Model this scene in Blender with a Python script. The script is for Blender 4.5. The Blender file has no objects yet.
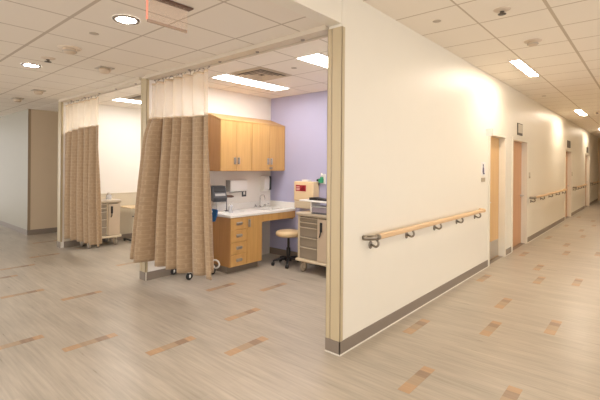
import bpy, bmesh, math, random
from mathutils import Vector, Matrix
random.seed(7)
S = bpy.context.scene
COL = S.collection
PI = math.pi

# ------------------------------------------------------------------ materials
def new_mat(name):
    m = bpy.data.materials.new(name); m.use_nodes = True
    nt = m.node_tree
    return m, nt, nt.nodes['Principled BSDF']

def plain(name, rgb, rough=0.5, metal=0.0, bump=0.0, bscale=120.0, var=0.03, coat=0.0, vscale=6.0):
    m, nt, b = new_mat(name)
    b.inputs['Roughness'].default_value = rough
    b.inputs['Metallic'].default_value = metal
    if coat: b.inputs['Coat Weight'].default_value = coat
    tc = nt.nodes.new('ShaderNodeTexCoord')
    n = nt.nodes.new('ShaderNodeTexNoise'); n.inputs['Scale'].default_value = vscale; n.inputs['Detail'].default_value = 4
    nt.links.new(tc.outputs['Object'], n.inputs['Vector'])
    mx = nt.nodes.new('ShaderNodeMix'); mx.data_type = 'RGBA'
    mx.inputs[6].default_value = (*[c*(1-var) for c in rgb], 1)
    mx.inputs[7].default_value = (*[min(1, c*(1+var)) for c in rgb], 1)
    nt.links.new(n.outputs['Fac'], mx.inputs[0]); nt.links.new(mx.outputs[2], b.inputs['Base Color'])
    if bump:
        n2 = nt.nodes.new('ShaderNodeTexNoise'); n2.inputs['Scale'].default_value = bscale
        nt.links.new(tc.outputs['Object'], n2.inputs['Vector'])
        bp = nt.nodes.new('ShaderNodeBump'); bp.inputs['Strength'].default_value = bump; bp.inputs['Distance'].default_value = 0.002
        nt.links.new(n2.outputs['Fac'], bp.inputs['Height']); nt.links.new(bp.outputs['Normal'], b.inputs['Normal'])
    return m

def wood(name, c1, c2, rough=0.42, stretch=(30, 30, 1.6), scale=1.0, coat=0.15):
    m, nt, b = new_mat(name)
    b.inputs['Roughness'].default_value = rough; b.inputs['Coat Weight'].default_value = coat; b.inputs['Coat Roughness'].default_value = 0.25
    tc = nt.nodes.new('ShaderNodeTexCoord')
    mp = nt.nodes.new('ShaderNodeMapping'); mp.inputs['Scale'].default_value = stretch
    nt.links.new(tc.outputs['Object'], mp.inputs['Vector'])
    n = nt.nodes.new('ShaderNodeTexNoise'); n.inputs['Scale'].default_value = scale; n.inputs['Detail'].default_value = 6; n.inputs['Distortion'].default_value = 0.5
    nt.links.new(mp.outputs['Vector'], n.inputs['Vector'])
    cr = nt.nodes.new('ShaderNodeValToRGB'); cr.color_ramp.elements[0].position = .3; cr.color_ramp.elements[1].position = .7
    cr.color_ramp.elements[0].color = (*c1, 1); cr.color_ramp.elements[1].color = (*c2, 1)
    nt.links.new(n.outputs['Fac'], cr.inputs['Fac']); nt.links.new(cr.outputs['Color'], b.inputs['Base Color'])
    return m

def emit(name, rgb, strength):
    m, nt, b = new_mat(name)
    b.inputs['Base Color'].default_value = (*rgb, 1)
    b.inputs['Emission Color'].default_value = (*rgb, 1); b.inputs['Emission Strength'].default_value = strength
    return m

def math_node(nt, op, a, bval=None, cval=None):
    n = nt.nodes.new('ShaderNodeMath'); n.operation = op
    for i, v in enumerate((a, bval, cval)):
        if v is None: continue
        if isinstance(v, (int, float)): n.inputs[i].default_value = v
        else: nt.links.new(v, n.inputs[i])
    return n.outputs[0]

def tile_mat(name, rgb, line_rgb, x0, sx, y0, sy, w=0.0085, emphasis=None):
    """acoustic ceiling tiles held in a painted grid"""
    m, nt, b = new_mat(name)
    b.inputs['Roughness'].default_value = 0.9; b.inputs['Specular IOR Level'].default_value = .1
    g = nt.nodes.new('ShaderNodeNewGeometry'); sp = nt.nodes.new('ShaderNodeSeparateXYZ')
    nt.links.new(g.outputs['Position'], sp.inputs[0])
    def line(out, o, s):
        t = math_node(nt, 'SUBTRACT', out, o); t = math_node(nt, 'DIVIDE', t, s)
        t = math_node(nt, 'ADD', t, 1000.5); t = math_node(nt, 'FRACT', t); t = math_node(nt, 'SUBTRACT', t, .5)
        t = math_node(nt, 'ABSOLUTE', t)
        return math_node(nt, 'LESS_THAN', t, w/s)
    f = math_node(nt, 'MAXIMUM', line(sp.outputs[0], x0, sx), line(sp.outputs[1], y0, sy))
    if emphasis:
        ax, at, hw = emphasis
        t = math_node(nt, 'SUBTRACT', sp.outputs[ax], at); t = math_node(nt, 'ABSOLUTE', t)
        f = math_node(nt, 'MAXIMUM', f, math_node(nt, 'LESS_THAN', t, hw))
    n = nt.nodes.new('ShaderNodeTexNoise'); n.inputs['Scale'].default_value = 90; n.inputs['Detail'].default_value = 3
    nt.links.new(g.outputs['Position'], n.inputs['Vector'])
    mx = nt.nodes.new('ShaderNodeMix'); mx.data_type = 'RGBA'
    mx.inputs[6].default_value = (*[c*.97 for c in rgb], 1); mx.inputs[7].default_value = (*rgb, 1)
    nt.links.new(n.outputs['Fac'], mx.inputs[0])
    m2 = nt.nodes.new('ShaderNodeMix'); m2.data_type = 'RGBA'; m2.inputs[7].default_value = (*line_rgb, 1)
    nt.links.new(mx.outputs[2], m2.inputs[6]); nt.links.new(f, m2.inputs[0])
    nt.links.new(m2.outputs[2], b.inputs['Base Color'])
    return m

def floor_mat():
    m, nt, b = new_mat('vinyl_plank')
    g = nt.nodes.new('ShaderNodeNewGeometry')
    def noise(scale, detail=5, rough=.6):
        mp = nt.nodes.new('ShaderNodeMapping'); mp.inputs['Scale'].default_value = scale
        nt.links.new(g.outputs['Position'], mp.inputs['Vector'])
        n = nt.nodes.new('ShaderNodeTexNoise'); n.inputs['Scale'].default_value = 1; n.inputs['Detail'].default_value = detail; n.inputs['Roughness'].default_value = rough
        nt.links.new(mp.outputs['Vector'], n.inputs['Vector']); return n.outputs['Fac']
    fine = noise((2.2, 42, 1)); broad = noise((1.2, 7, 1), 3); blot = noise((.9, .9, 1), 2)
    # plank grid: long along x
    br = nt.nodes.new('ShaderNodeTexBrick'); br.offset = .37; br.inputs['Scale'].default_value = 1
    br.inputs['Brick Width'].default_value = .875; br.inputs['Row Height'].default_value = .142; br.inputs['Mortar Size'].default_value = .0012
    br.inputs['Color1'].default_value = (.40, .40, .40, 1); br.inputs['Color2'].default_value = (.60, .60, .60, 1); br.inputs['Mortar'].default_value = (.28, .28, .28, 1)
    nt.links.new(g.outputs['Position'], br.inputs['Vector'])
    a = math_node(nt, 'MULTIPLY', fine, .45); c = math_node(nt, 'MULTIPLY', broad, .35)
    s = math_node(nt, 'ADD', a, c)
    bw = nt.nodes.new('ShaderNodeRGBToBW'); nt.links.new(br.outputs['Color'], bw.inputs[0])
    d = math_node(nt, 'MULTIPLY', bw.outputs[0], .16); s = math_node(nt, 'ADD', s, d)
    e = math_node(nt, 'MULTIPLY', blot, .18); s = math_node(nt, 'ADD', s, e)
    cr = nt.nodes.new('ShaderNodeValToRGB')
    cr.color_ramp.elements[0].position = .40; cr.color_ramp.elements[1].position = .70
    cr.color_ramp.elements[0].color = (*FLOOR_DARK, 1); cr.color_ramp.elements[1].color = (*FLOOR_LIGHT, 1)
    nt.links.new(s, cr.inputs['Fac']); nt.links.new(cr.outputs['Color'], b.inputs['Base Color'])
    b.inputs['Roughness'].default_value = .36
    r = math_node(nt, 'MULTIPLY', fine, .18); r = math_node(nt, 'ADD', r, .22); nt.links.new(r, b.inputs['Roughness'])
    return m

def cloth_mat():
    m, nt, b = new_mat('woven_brick_cloth')
    uv = nt.nodes.new('ShaderNodeUVMap')
    br = nt.nodes.new('ShaderNodeTexBrick'); br.inputs['Scale'].default_value = 1
    br.inputs['Brick Width'].default_value = .078; br.inputs['Row Height'].default_value = .052; br.inputs['Mortar Size'].default_value = .006; br.inputs['Mortar Smooth'].default_value = .6
    br.inputs['Color1'].default_value = (.375, .26, .158, 1); br.inputs['Color2'].default_value = (.40, .28, .17, 1); br.inputs['Mortar'].default_value = (.445, .32, .203, 1)
    nt.links.new(uv.outputs['UV'], br.inputs['Vector'])
    mp = nt.nodes.new('ShaderNodeMapping'); mp.inputs['Scale'].default_value = (60, 260, 1); nt.links.new(uv.outputs['UV'], mp.inputs['Vector'])
    n = nt.nodes.new('ShaderNodeTexNoise'); n.inputs['Scale'].default_value = 1; nt.links.new(mp.outputs['Vector'], n.inputs['Vector'])
    mx = nt.nodes.new('ShaderNodeMix'); mx.data_type = 'RGBA'; mx.blend_type = 'OVERLAY'; mx.inputs[0].default_value = .35
    nt.links.new(br.outputs['Color'], mx.inputs[6]); nt.links.new(n.outputs['Fac'], mx.inputs[7]); nt.links.new(mx.outputs[2], b.inputs['Base Color'])
    b.inputs['Roughness'].default_value = .85; b.inputs['Sheen Weight'].default_value = .2; b.inputs['Specular IOR Level'].default_value = .2
    return m

def net_mat():
    m, nt, b = new_mat('curtain_netting')
    b.inputs['Base Color'].default_value = (.84, .70, .52, 1); b.inputs['Roughness'].default_value = .9
    tl = nt.nodes.new('ShaderNodeBsdfTranslucent'); tl.inputs['Color'].default_value = (.9, .78, .60, 1)
    m1 = nt.nodes.new('ShaderNodeMixShader'); m1.inputs[0].default_value = .45
    nt.links.new(b.outputs[0], m1.inputs[1]); nt.links.new(tl.outputs[0], m1.inputs[2])
    tr = nt.nodes.new('ShaderNodeBsdfTransparent')
    m2 = nt.nodes.new('ShaderNodeMixShader'); m2.inputs[0].default_value = .52
    nt.links.new(m1.outputs[0], m2.inputs[1]); nt.links.new(tr.outputs[0], m2.inputs[2])
    nt.links.new(m2.outputs[0], nt.nodes['Material Output'].inputs['Surface'])
    return m

def clear_mat(name, rgb, mix):
    m, nt, b = new_mat(name)
    b.inputs['Base Color'].default_value = (*rgb, 1); b.inputs['Roughness'].default_value = .05
    tr = nt.nodes.new('ShaderNodeBsdfTransparent'); tr.inputs['Color'].default_value = (1, .97, .95, 1)
    mx = nt.nodes.new('ShaderNodeMixShader'); mx.inputs[0].default_value = mix
    nt.links.new(b.outputs[0], mx.inputs[1]); nt.links.new(tr.outputs[0], mx.inputs[2])
    nt.links.new(mx.outputs[0], nt.nodes['Material Output'].inputs['Surface'])
    return m

FLOOR_DARK = (.31, .27, .215); FLOOR_LIGHT = (.52, .46, .38)
WARM = (1.0, .845, .67); COOL = (1.0, .965, .935); HALL = (1.0, .96, .93)
M = {}
M['cream'] = plain('cream_wall_paint', (.82, .77, .665), .42, bump=.08, bscale=300, var=.012)
M['white'] = plain('white_wall_paint', (.84, .80, .74), .5, bump=.06, bscale=300, var=.01)
M['purple'] = plain('lavender_wall_paint', (.47, .46, .645), .5, bump=.06, bscale=300, var=.015)
M['greige'] = plain('greige_wall_paint', (.40, .37, .295), .5, var=.015)
M['tan'] = plain('tan_wall_paint', (.62, .495, .345), .5, var=.02)
M['wains'] = plain('beige_wainscot', (.63, .56, .435), .5, var=.015)
M['floor'] = floor_mat()
M['acc_o'] = wood('accent_orange', (.43, .27, .15), (.51, .335, .195), .35, (3, 40, 1))
M['acc_t'] = wood('accent_tan', (.37, .265, .17), (.42, .31, .205), .35, (3, 40, 1))
M['acc_b'] = wood('accent_brown', (.27, .18, .12), (.33, .23, .155), .35, (3, 40, 1))
M['ceil_hall'] = tile_mat('hall_ceiling_tile', (.85, .785, .695), (.56, .485, .40), -.41, .5755, -.265, .583, emphasis=(1, -1.431, .014))
M['ceil_bay'] = tile_mat('bay_ceiling_tile', (.92, .86, .78), (.62, .56, .48), -.41, .583, .58, .583)
M['ceil_corr'] = tile_mat('corridor_ceiling_tile', (.93, .86, .76), (.60, .51, .40), .576, .592, 1.478, .588, emphasis=(0, 1.168, .014))
M['base'] = plain('vinyl_cove_base', (.235, .19, .15), .4, var=.05)
M['toe_glare'] = plain('base_toe_glare', (.80, .76, .68), .3)  # off-white that paints the glare on the toe of the cove base
M['guard'] = plain('corner_guard_vinyl', (.54, .44, .28), .4, var=.02, bump=.05)
M['guard_d'] = plain('dark_guard_vinyl_gap_shadow', (.33, .24, .15), .4)  # vinyl of the brown guard, also the painted shadow gap between guards
M['trimw'] = plain('door_frame_enamel', (.80, .75, .64), .35, var=.01)
M['alu'] = plain('track_enamel', (.66, .57, .45), .45)
M['alud'] = plain('track_groove', (.33, .28, .24), .5, .3)
M['steel'] = plain('brushed_steel', (.58, .55, .51), .35, .9)
M['chrome'] = plain('chrome', (.75, .75, .75), .12, 1)
M['nickel'] = plain('bronze_nickel', (.30, .26, .21), .35, .85)
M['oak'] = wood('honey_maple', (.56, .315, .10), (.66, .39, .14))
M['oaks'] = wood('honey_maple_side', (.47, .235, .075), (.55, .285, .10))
M['doory'] = wood('door_maple', (.60, .36, .14), (.68, .43, .19), .38, (24, 24, 1.2))
M['doorr'] = wood('door_cherry', (.53, .275, .13), (.60, .325, .165), .38, (24, 24, 1.2))
M['rail'] = wood('rail_maple', (.68, .45, .24), (.76, .53, .31), .4, (20, 2, 20))
M['counter'] = plain('solid_surface_white', (.88, .86, .82), .25, var=.01)
M['basin'] = plain('basin_white', (.80, .79, .76), .2)
M['beige'] = plain('beige_cart_plastic', (.64, .54, .385), .45, var=.02)
M['beiged'] = plain('taupe_cart_front', (.30, .25, .19), .5, var=.02)
M['cartdoor'] = plain('cart_door_laminate', (.56, .45, .33), .5, var=.03)
M['carttop'] = plain('cart_top', (.56, .48, .37), .35)
M['black'] = plain('black_plastic', (.018, .017, .018), .45)
M['dgrey'] = plain('charcoal_plastic', (.055, .058, .07), .45)
M['grey'] = plain('grey_plastic', (.42, .41, .40), .5)
M['rubber'] = plain('rubber_tyre', (.10, .09, .08), .7)
M['binm'] = plain('mauve_grey_plastic', (.30, .26, .30), .5)
M['casterg'] = plain('caster_taupe', (.36, .30, .23), .5)
M['whitep'] = plain('white_plastic', (.84, .82, .79), .4, var=.01)
M['seat'] = plain('tan_vinyl', (.72, .55, .32), .4, bump=.1, bscale=200)
M['sharps'] = plain('sharps_beige', (.80, .62, .38), .4, var=.01)
M['red'] = plain('label_red', (.42, .02, .03), .5)
M['redd'] = plain('label_dark_red', (.22, .008, .015), .5)
M['pink'] = plain('label_pale', (.80, .52, .45), .5)
M['green'] = plain('oxygen_green', (.03, .30, .14), .4)
M['blue'] = plain('blue_cloth', (.01, .12, .36), .7, bump=.2)
M['signd'] = plain('sign_dark', (.10, .08, .06), .5)
M['signi'] = plain('sign_insert', (.58, .53, .43), .5, var=.15, vscale=25)
M['signg'] = plain('sign_taupe', (.40, .33, .23), .5)
M['navy'] = plain('pictogram_navy', (.06, .05, .13), .5)
M['bottle'] = clear_mat('clear_bottle', (.72, .75, .80), .45)
M['acrylic'] = clear_mat('clear_acrylic', (.80, .66, .55), .86)
M['acryt'] = clear_mat('tinted_acrylic', (.50, .36, .26), .45)
M['rededge'] = emit('lit_red_edge', (1.0, .13, .08), 1.6)
M['exithouse'] = plain('exit_housing_bronze', (.16, .09, .065), .4, .4)
M['cloth'] = cloth_mat(); M['net'] = net_mat()
M['hem'] = plain('curtain_binding', (.66, .52, .36), .8)
M['vent'] = plain('vent_enamel', (.62, .53, .42), .5)
M['ventd'] = plain('vent_shadow', (.16, .13, .11), .7)
M['sens'] = plain('sensor_plastic', (.62, .50, .37), .5)
M['sensd'] = plain('sensor_taupe', (.48, .41, .33), .5)
M['escut'] = plain('sprinkler_escutcheon', (.72, .60, .47), .5)
M['whitecart'] = plain('table_cream', (.80, .62, .40), .4)

def lamp_mat(name, rgb, strength): return emit(name, rgb, strength)
M['l_corr'] = lamp_mat('corridor_tube_glow', WARM, 54)
M['l_bay'] = lamp_mat('bay_tube_glow', COOL, 17)
M['l_hall'] = lamp_mat('downlight_glow', HALL, 125)

# ------------------------------------------------------------------ mesh builder
class MB:
    def __init__(s): s.bm = bmesh.new(); s.mi = 0
    def _tag(s, faces):
        for f in faces: f.material_index = s.mi
    def box(s, a, b, bev=0.0, seg=2):
        lo = [min(a[i], b[i]) for i in range(3)]; hi = [max(a[i], b[i]) for i in range(3)]
        vs = [s.bm.verts.new((x, y, z)) for x in (lo[0], hi[0]) for y in (lo[1], hi[1]) for z in (lo[2], hi[2])]
        idx = ((0, 1, 3, 2), (4, 6, 7, 5), (0, 4, 5, 1), (2, 3, 7, 6), (0, 2, 6, 4), (1, 5, 7, 3))
        fs = [s.bm.faces.new([vs[i] for i in q]) for q in idx]; s._tag(fs)
        if bev:
            es = list({e for f in fs for e in f.edges})
            r = bmesh.ops.bevel(s.bm, geom=es, offset=bev, segments=seg, affect='EDGES', profile=.5)
            s._tag(r['faces'])
        return s
    def prism(s, pts, axis, a, b, bev=0.0):
        """polygon given in the two other axes, extruded along axis from a to b"""
        def P(u, v, w):
            return {0: (w, u, v), 1: (u, w, v), 2: (u, v, w)}[axis]
        A = [s.bm.verts.new(P(u, v, a)) for u, v in pts]; B = [s.bm.verts.new(P(u, v, b)) for u, v in pts]
        fs = [s.bm.faces.new(A[::-1]), s.bm.faces.new(B)]
        n = len(pts)
        for i in range(n): fs.append(s.bm.faces.new((A[i], A[(i+1) % n], B[(i+1) % n], B[i])))
        s._tag(fs)
        if bev:
            es = list({e for f in fs for e in f.edges})
            r = bmesh.ops.bevel(s.bm, geom=es, offset=bev, segments=2, affect='EDGES', profile=.5); s._tag(r['faces'])
        return s
    def tube(s, pts, r, n=12, caps=True, closed=False):
        pts = [Vector(p) for p in pts]; rs = r if isinstance(r, (list, tuple)) else [r]*len(pts)
        rings = []; N = len(pts); up = None
        for i, p in enumerate(pts):
            if closed: t = pts[(i+1) % N] - pts[i-1]
            else: t = (pts[min(i+1, N-1)] - pts[max(i-1, 0)])
            t.normalize()
            if up is None:
                up = Vector((0, 0, 1)) if abs(t.z) < .9 else Vector((1, 0, 0))
            sd = t.cross(up)
            if sd.length < 1e-4: sd = t.cross(Vector((0, 1, 0)))
            sd.normalize(); up = sd.cross(t).normalized()
            rings.append([s.bm.verts.new(p + rs[i]*(math.cos(2*PI*k/n)*sd + math.sin(2*PI*k/n)*up)) for k in range(n)])
        fs = []
        for i in range(N if closed else N-1):
            A, B = rings[i], rings[(i+1) % N]
            for k in range(n): fs.append(s.bm.faces.new((A[k], A[(k+1) % n], B[(k+1) % n], B[k])))
        if caps and not closed:
            fs.append(s.bm.faces.new(rings[0][::-1])); fs.append(s.bm.faces.new(rings[-1]))
        for f in fs: f.smooth = True
        s._tag(fs); return s
    def lathe(s, prof, c=(0, 0, 0), n=28, axis=2, smooth=True, sx=1, sy=1):
        """profile of (radius, height) around an axis through c"""
        c = Vector(c); rings = []
        def P(x, y, z):
            return c + Vector({2: (x*sx, y*sy, z), 1: (x*sx, z, y*sy), 0: (z, x*sx, y*sy)}[axis])
        for r, h in prof:
            if r < 1e-6: rings.append([s.bm.verts.new(P(0, 0, h))])
            else: rings.append([s.bm.verts.new(P(r*math.cos(2*PI*k/n), r*math.sin(2*PI*k/n), h)) for k in range(n)])
        fs = []
        for A, B in zip(rings[:-1], rings[1:]):
            for k in range(n):
                k2 = (k+1) % n
                if len(A) == 1 and len(B) == 1: continue
                if len(A) == 1: fs.append(s.bm.faces.new((A[0], B[k2], B[k])))
                elif len(B) == 1: fs.append(s.bm.faces.new((A[k], A[k2], B[0])))
                else: fs.append(s.bm.faces.new((A[k], A[k2], B[k2], B[k])))
        for f in fs: f.smooth = smooth
        s._tag(fs); return s
    def cyl(s, c, r, h, axis=2, n=28): return s.lathe([(0, 0), (r, 0), (r, h), (0, h)], c, n, axis, smooth=False)
    def build(s, name, mats, parent=None, sub=None):
        bmesh.ops.recalc_face_normals(s.bm, faces=s.bm.faces)
        me = bpy.data.meshes.new(name); s.bm.to_mesh(me); s.bm.free()
        for m in (mats if isinstance(mats, (list, tuple)) else [mats]): me.materials.append(M[m])
        o = bpy.data.objects.new(name, me); COL.objects.link(o)
        if parent: o.parent = parent
        return o

def part(name, mat, parent, fn):
    b = MB(); fn(b); return b.build(name, mat, parent)
def tag(o, label, cat, group=None):
    o['label'] = label; o['category'] = cat
    if group: o['group'] = group
    return o
def thing(name, label, cat, loc=(0, 0, 0), rz=0, group=None):
    o = bpy.data.objects.new(name, None); COL.objects.link(o); o.empty_display_size = .1
    o.location = loc; o.rotation_euler = (0, 0, rz)
    return tag(o, label, cat, group)
def struct(name, mat, fn, parent=None):
    o = part(name, mat, parent, fn)
    if not parent: o['kind'] = 'structure'
    return o
def dup(root, loc=None, rz=None, label=None):
    def cp(o, p):
        c = o.copy(); COL.objects.link(c)
        if p: c.parent = p
        for ch in list(o.children): cp(ch, c)
        return c
    kids = list(root.children)
    r = root.copy(); COL.objects.link(r)
    for ch in kids: cp(ch, r)
    if loc is not None: r.location = loc
    if rz is not None: r.rotation_euler = (0, 0, rz)
    if label: r['label'] = label
    return r

# ------------------------------------------------------------------ dimensions
ZH = 2.642; ZC = 2.90; TW = .131
P2A, P2B = -3.19, -3.06          # partition between the two bays
P3A, P3B = -6.21, -6.08          # partition left of the second bay
BX = -7.97                       # block beyond the third opening
YB = 2.25                        # back wall of the bays
YF = 20.4                        # far end of the corridor
YN = -6.2                        # near end of what is built
XL = -14.0; XR = 2.75; YR = 5.5; XO = 7.0
DOORS = [(3.87, 4.73), (5.22, 6.30), (11.0, 12.1), (15.55, 16.9)]
DH = 2.0

# ------------------------------------------------------------------ setting
def floor_fn(b):
    b.mi = 0; b.box((XL, YN, -.1), (XO, YF+.2, 0))
    strips = [(-3.60, -1.42), (-3.03, -.99), (-2.13, -1.86), (-1.70, -1.42), (-1.14, -1.00), (-1.24, -.14), (-.672, -.585),
              (-1.655, .715), (-2.13, .28), (-4.55, -1.45), (-5.05, -1.11), (-5.6, -.6), (-4.1, .10), (-6.9, -.2),
              (.615, -.135), (.20, .755), (.735, 1.175), (1.165, 1.60), (.63, 2.01), (.155, 2.92), (.735, 3.32), (.585, 4.1), (1.13, 3.55),
              (.20, 5.0), (.735, 5.6), (1.165, 5.9), (.62, 6.5), (.20, 7.2), (.735, 7.9), (1.165, 8.1), (.6, 8.9), (.735, 10.1), (.2, 9.6),
              (1.165, .0), (1.72, .9), (1.72, 3.1), (.62, -2.2), (-.7, -2.6), (-1.7, -3.1), (-3.0, -3.0), (.62, 11.2), (.2, 12), (.735, 13)]
    for x, y in strips:
        segs = [(0, .125, 1), (.125, .255, 2), (.255, .35, 3), (.35, .425, 1)]
        w = .043
        for a, c, mi in segs:
            b.mi = mi; b.box((x-w, y+a, -.0005), (x+w, y+c, .0008))
    b.mi = 0
struct('floor', ['floor', 'acc_o', 'acc_t', 'acc_b'], floor_fn)
struct('ceiling_hall', 'ceil_hall', lambda b: b.box((XL, YN, ZH), (-TW, .02, ZH+.05)))
struct('ceiling_bay', 'ceil_bay', lambda b: b.box((XL, .02, ZH), (-TW, YB+.1, ZH+.05)))
struct('ceiling_corridor', 'ceil_corr', lambda b: b.box((0, YN, ZC), (XO, YF+.2, ZC+.05)))
def corr_wall(b):
    y = 0.0
    for d0, d1 in DOORS:
        b.box((-TW, y, 0), (0, d0, ZC)); b.box((-TW, d0, DH), (0, d1, ZC)); y = d1
    b.box((-TW, y, 0), (0, YF+.2, ZC))
struct('wall_corridor', 'cream', corr_wall)
struct('wall_header', 'cream', lambda b: b.box((-TW, YN, ZH-.012), (-.004, -.001, ZC)))
struct('wall_right', 'cream', lambda b: b.box((XR-.12, YR, 0), (XR, YF+.2, ZC)))
struct('wall_far', 'tan', lambda b: b.box((0, YF, 0), (XR-.12, YF+.2, ZC)))
struct('wall_back', ['purple', 'white'], lambda b: (b.box((P2B, YB, 0), (-TW, YB+.1, ZH)), setattr(b, 'mi', 1), b.box((BX, YB, 0), (P2B, YB+.1, ZH))))
struct('wall_partition_cabinets', 'white', lambda b: (b.box((P2A, .004, 0), (P2B, YB, ZH))))
struct('wall_partition_far', 'white', lambda b: (b.box((P3A, .004, 0), (P3B, YB, ZH))))
struct('wall_block', ['greige', 'tan'], lambda b: (b.box((XL, 0, 0), (BX-.02, YB+.1, ZH)), setattr(b, 'mi', 1), b.box((BX-.02, .001, 0), (BX, YB+.1, ZH))))
struct('trim_1', 'wains', lambda b: (b.box((P3B, .05, .1), (P3B+.006, YB, .915)), b.box((P3B, .05, .915), (P3B+.014, YB, .935), .003)))
# end caps of the two partitions (cream painted stub)
struct('trim_2', 'cream', lambda b: b.box((P2A-.002, -.004, 0), (P2B+.002, .012, ZH)))
struct('trim_3', 'cream', lambda b: b.box((P3A-.002, -.004, 0), (P3B+.002, .012, ZH)))

def baseboard(name, segs, toe=True):
    """segs: list of boxes (x0,y0,x1,y1) of the vinyl"""
    o = struct(name, 'base', lambda b: [b.box((x0, y0, 0), (x1, y1, .107), .0015, 1) for x0, y0, x1, y1 in segs])
    if toe:
        def tf(b):
            for x0, y0, x1, y1 in segs:
                b.box((x0-.005 if x0 < -.05 and abs(x1-x0) < .05 and False else x0, y0, 0), (x1, y1, .001))
                if abs(x1-x0) < abs(y1-y0): b.box((x1-.001, y0, 0), (x1+.007, y1, .011), .002, 1)
                else: b.box((x0, y0-.007, 0), (x1, y0+.001, .011), .002, 1)
        part('toe', 'toe_glare', o, tf)['label'] = 'pale strip painted as glare along the base toe'  # glare at the foot of the base, painted as a pale strip
    return o
segs = []
y = -.012
for d0, d1 in DOORS:
    segs.append((0, y, .008, d0-.055)); y = d1+.055
segs.append((0, y, .008, YF))
baseboard('baseboard_corridor', segs)
baseboard('baseboard_end', [(-TW-.004, -.012, .008, -.0005)])
baseboard('baseboard_partition_cabinets', [(P2A-.006, -.012, P2B+.006, -.004), (P2B, .012, P2B+.008, .93)], False)
baseboard('baseboard_partition_far', [(P3A-.006, -.012, P3B+.006, -.004), (P3B+.006, .05, P3B+.014, YB)], False)
baseboard('baseboard_back', [(P2B, YB-.008, -TW, YB)], False)
baseboard('baseboard_block', [(XL, -.008, BX+.008, 0), (BX, 0, BX+.008, YB)], False)
baseboard('baseboard_right', [(XR-.128, YR, XR-.12, YF)], False)

# doors
def make_door(n, y0, y1, leafmat, kick, lever_far, dark_leaf=False):
    d = bpy.data.objects.new('door_%d' % n, None); COL.objects.link(d); d['kind'] = 'structure'; d.location = (0, y0, 0)
    W = y1-y0; xr = -.088
    fr = MB()
    f = .05
    g = .012
    fr.box((-TW-.01, -f, 0), (.014, g, DH+f), .003, 1); fr.box((-TW-.01, W-g, 0), (.014, W+f, DH+f), .003, 1); fr.box((-TW-.01, g, DH-g), (.014, W-g, DH+f), .003, 1)
    fr.build('frame', 'trimw', d)
    part('leaf', leafmat, d, lambda b: b.box((xr-.044, .014, .008), (xr, W-.014, DH-.014), .002, 1))
    part('threshold', 'base', d, lambda b: b.box((-TW, 0, .0), (-.02, W, .006)))
    if kick: part('kick_plate', 'steel', d, lambda b: b.box((xr, .03, .02), (xr+.003, W-.03, .30), .001, 1))['label'] = 'brushed steel kick plate'
    yy = W-.08 if lever_far else .08
    def lev(b):
        sgn = -1 if lever_far else 1
        b.lathe([(0, 0), (.028, 0), (.028, .008), (.012, .012), (.012, .055), (0, .055)], (xr, yy, .95), 20, 0)
        b.tube([(xr+.05, yy, .95), (xr+.056, yy+sgn*.03, .95), (xr+.054, yy+sgn*.12, .948)], [.013, .013, .011], 10)
    part('lever_handle', 'steel', d, lev)['label'] = 'steel lever handle'
    return d
make_door(1, *DOORS[0], 'doory', True, False)
make_door(2, *DOORS[1], 'doorr', False, True)
make_door(3, *DOORS[2], 'doorr', False, True)
make_door(4, *DOORS[3], 'doorr', False, True)

# corner guards
def guard(label, loc, wing_end, wing_side, side, mat='guard', ztop=ZH-.02):
    """side +1: corner looks to +x, -1: to -x; loc is the wall corner"""
    g = MB(); x, y = loc; t = .006
    g.box((x-side*wing_end, y-t, .107), (x+side*t, y, ztop), .0015, 1)
    g.box((x, y-t, .107), (x+side*t, y+wing_side, ztop), .0015, 1)
    o = g.build('corner_guard', mat)
    if wing_end > .05: part('gap_shadow_strip', 'guard_d', o, lambda b: b.box((x-side*wing_end, y-.0035, .107), (x-side*(wing_end+.006), y, ztop)))['label'] = 'thin dark line painted as the shadow gap'  # dark strip paints the shadow in the gap between the two guards
    return tag(o, label, 'corner guard', 'vinyl corner guards on the wall ends')
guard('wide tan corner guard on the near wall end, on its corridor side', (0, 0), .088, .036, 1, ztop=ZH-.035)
guard('narrow tan corner guard on the near wall end, on its bay side', (-TW, 0), .034, .036, -1, ztop=ZH-.035)
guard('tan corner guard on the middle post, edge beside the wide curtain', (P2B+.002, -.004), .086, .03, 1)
guard('narrow tan corner guard on the middle post, left edge facing the far bay', (P2A-.002, -.004), .036, .03, -1)
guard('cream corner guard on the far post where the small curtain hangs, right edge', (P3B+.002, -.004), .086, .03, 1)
guard('narrow cream corner guard on the far post, left edge', (P3A-.002, -.004), .036, .03, -1)
guard('brown corner guard on the grey-beige wall corner at far left', (BX, 0), .01, .045, 1, 'guard_d', ZH-.004)

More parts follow.
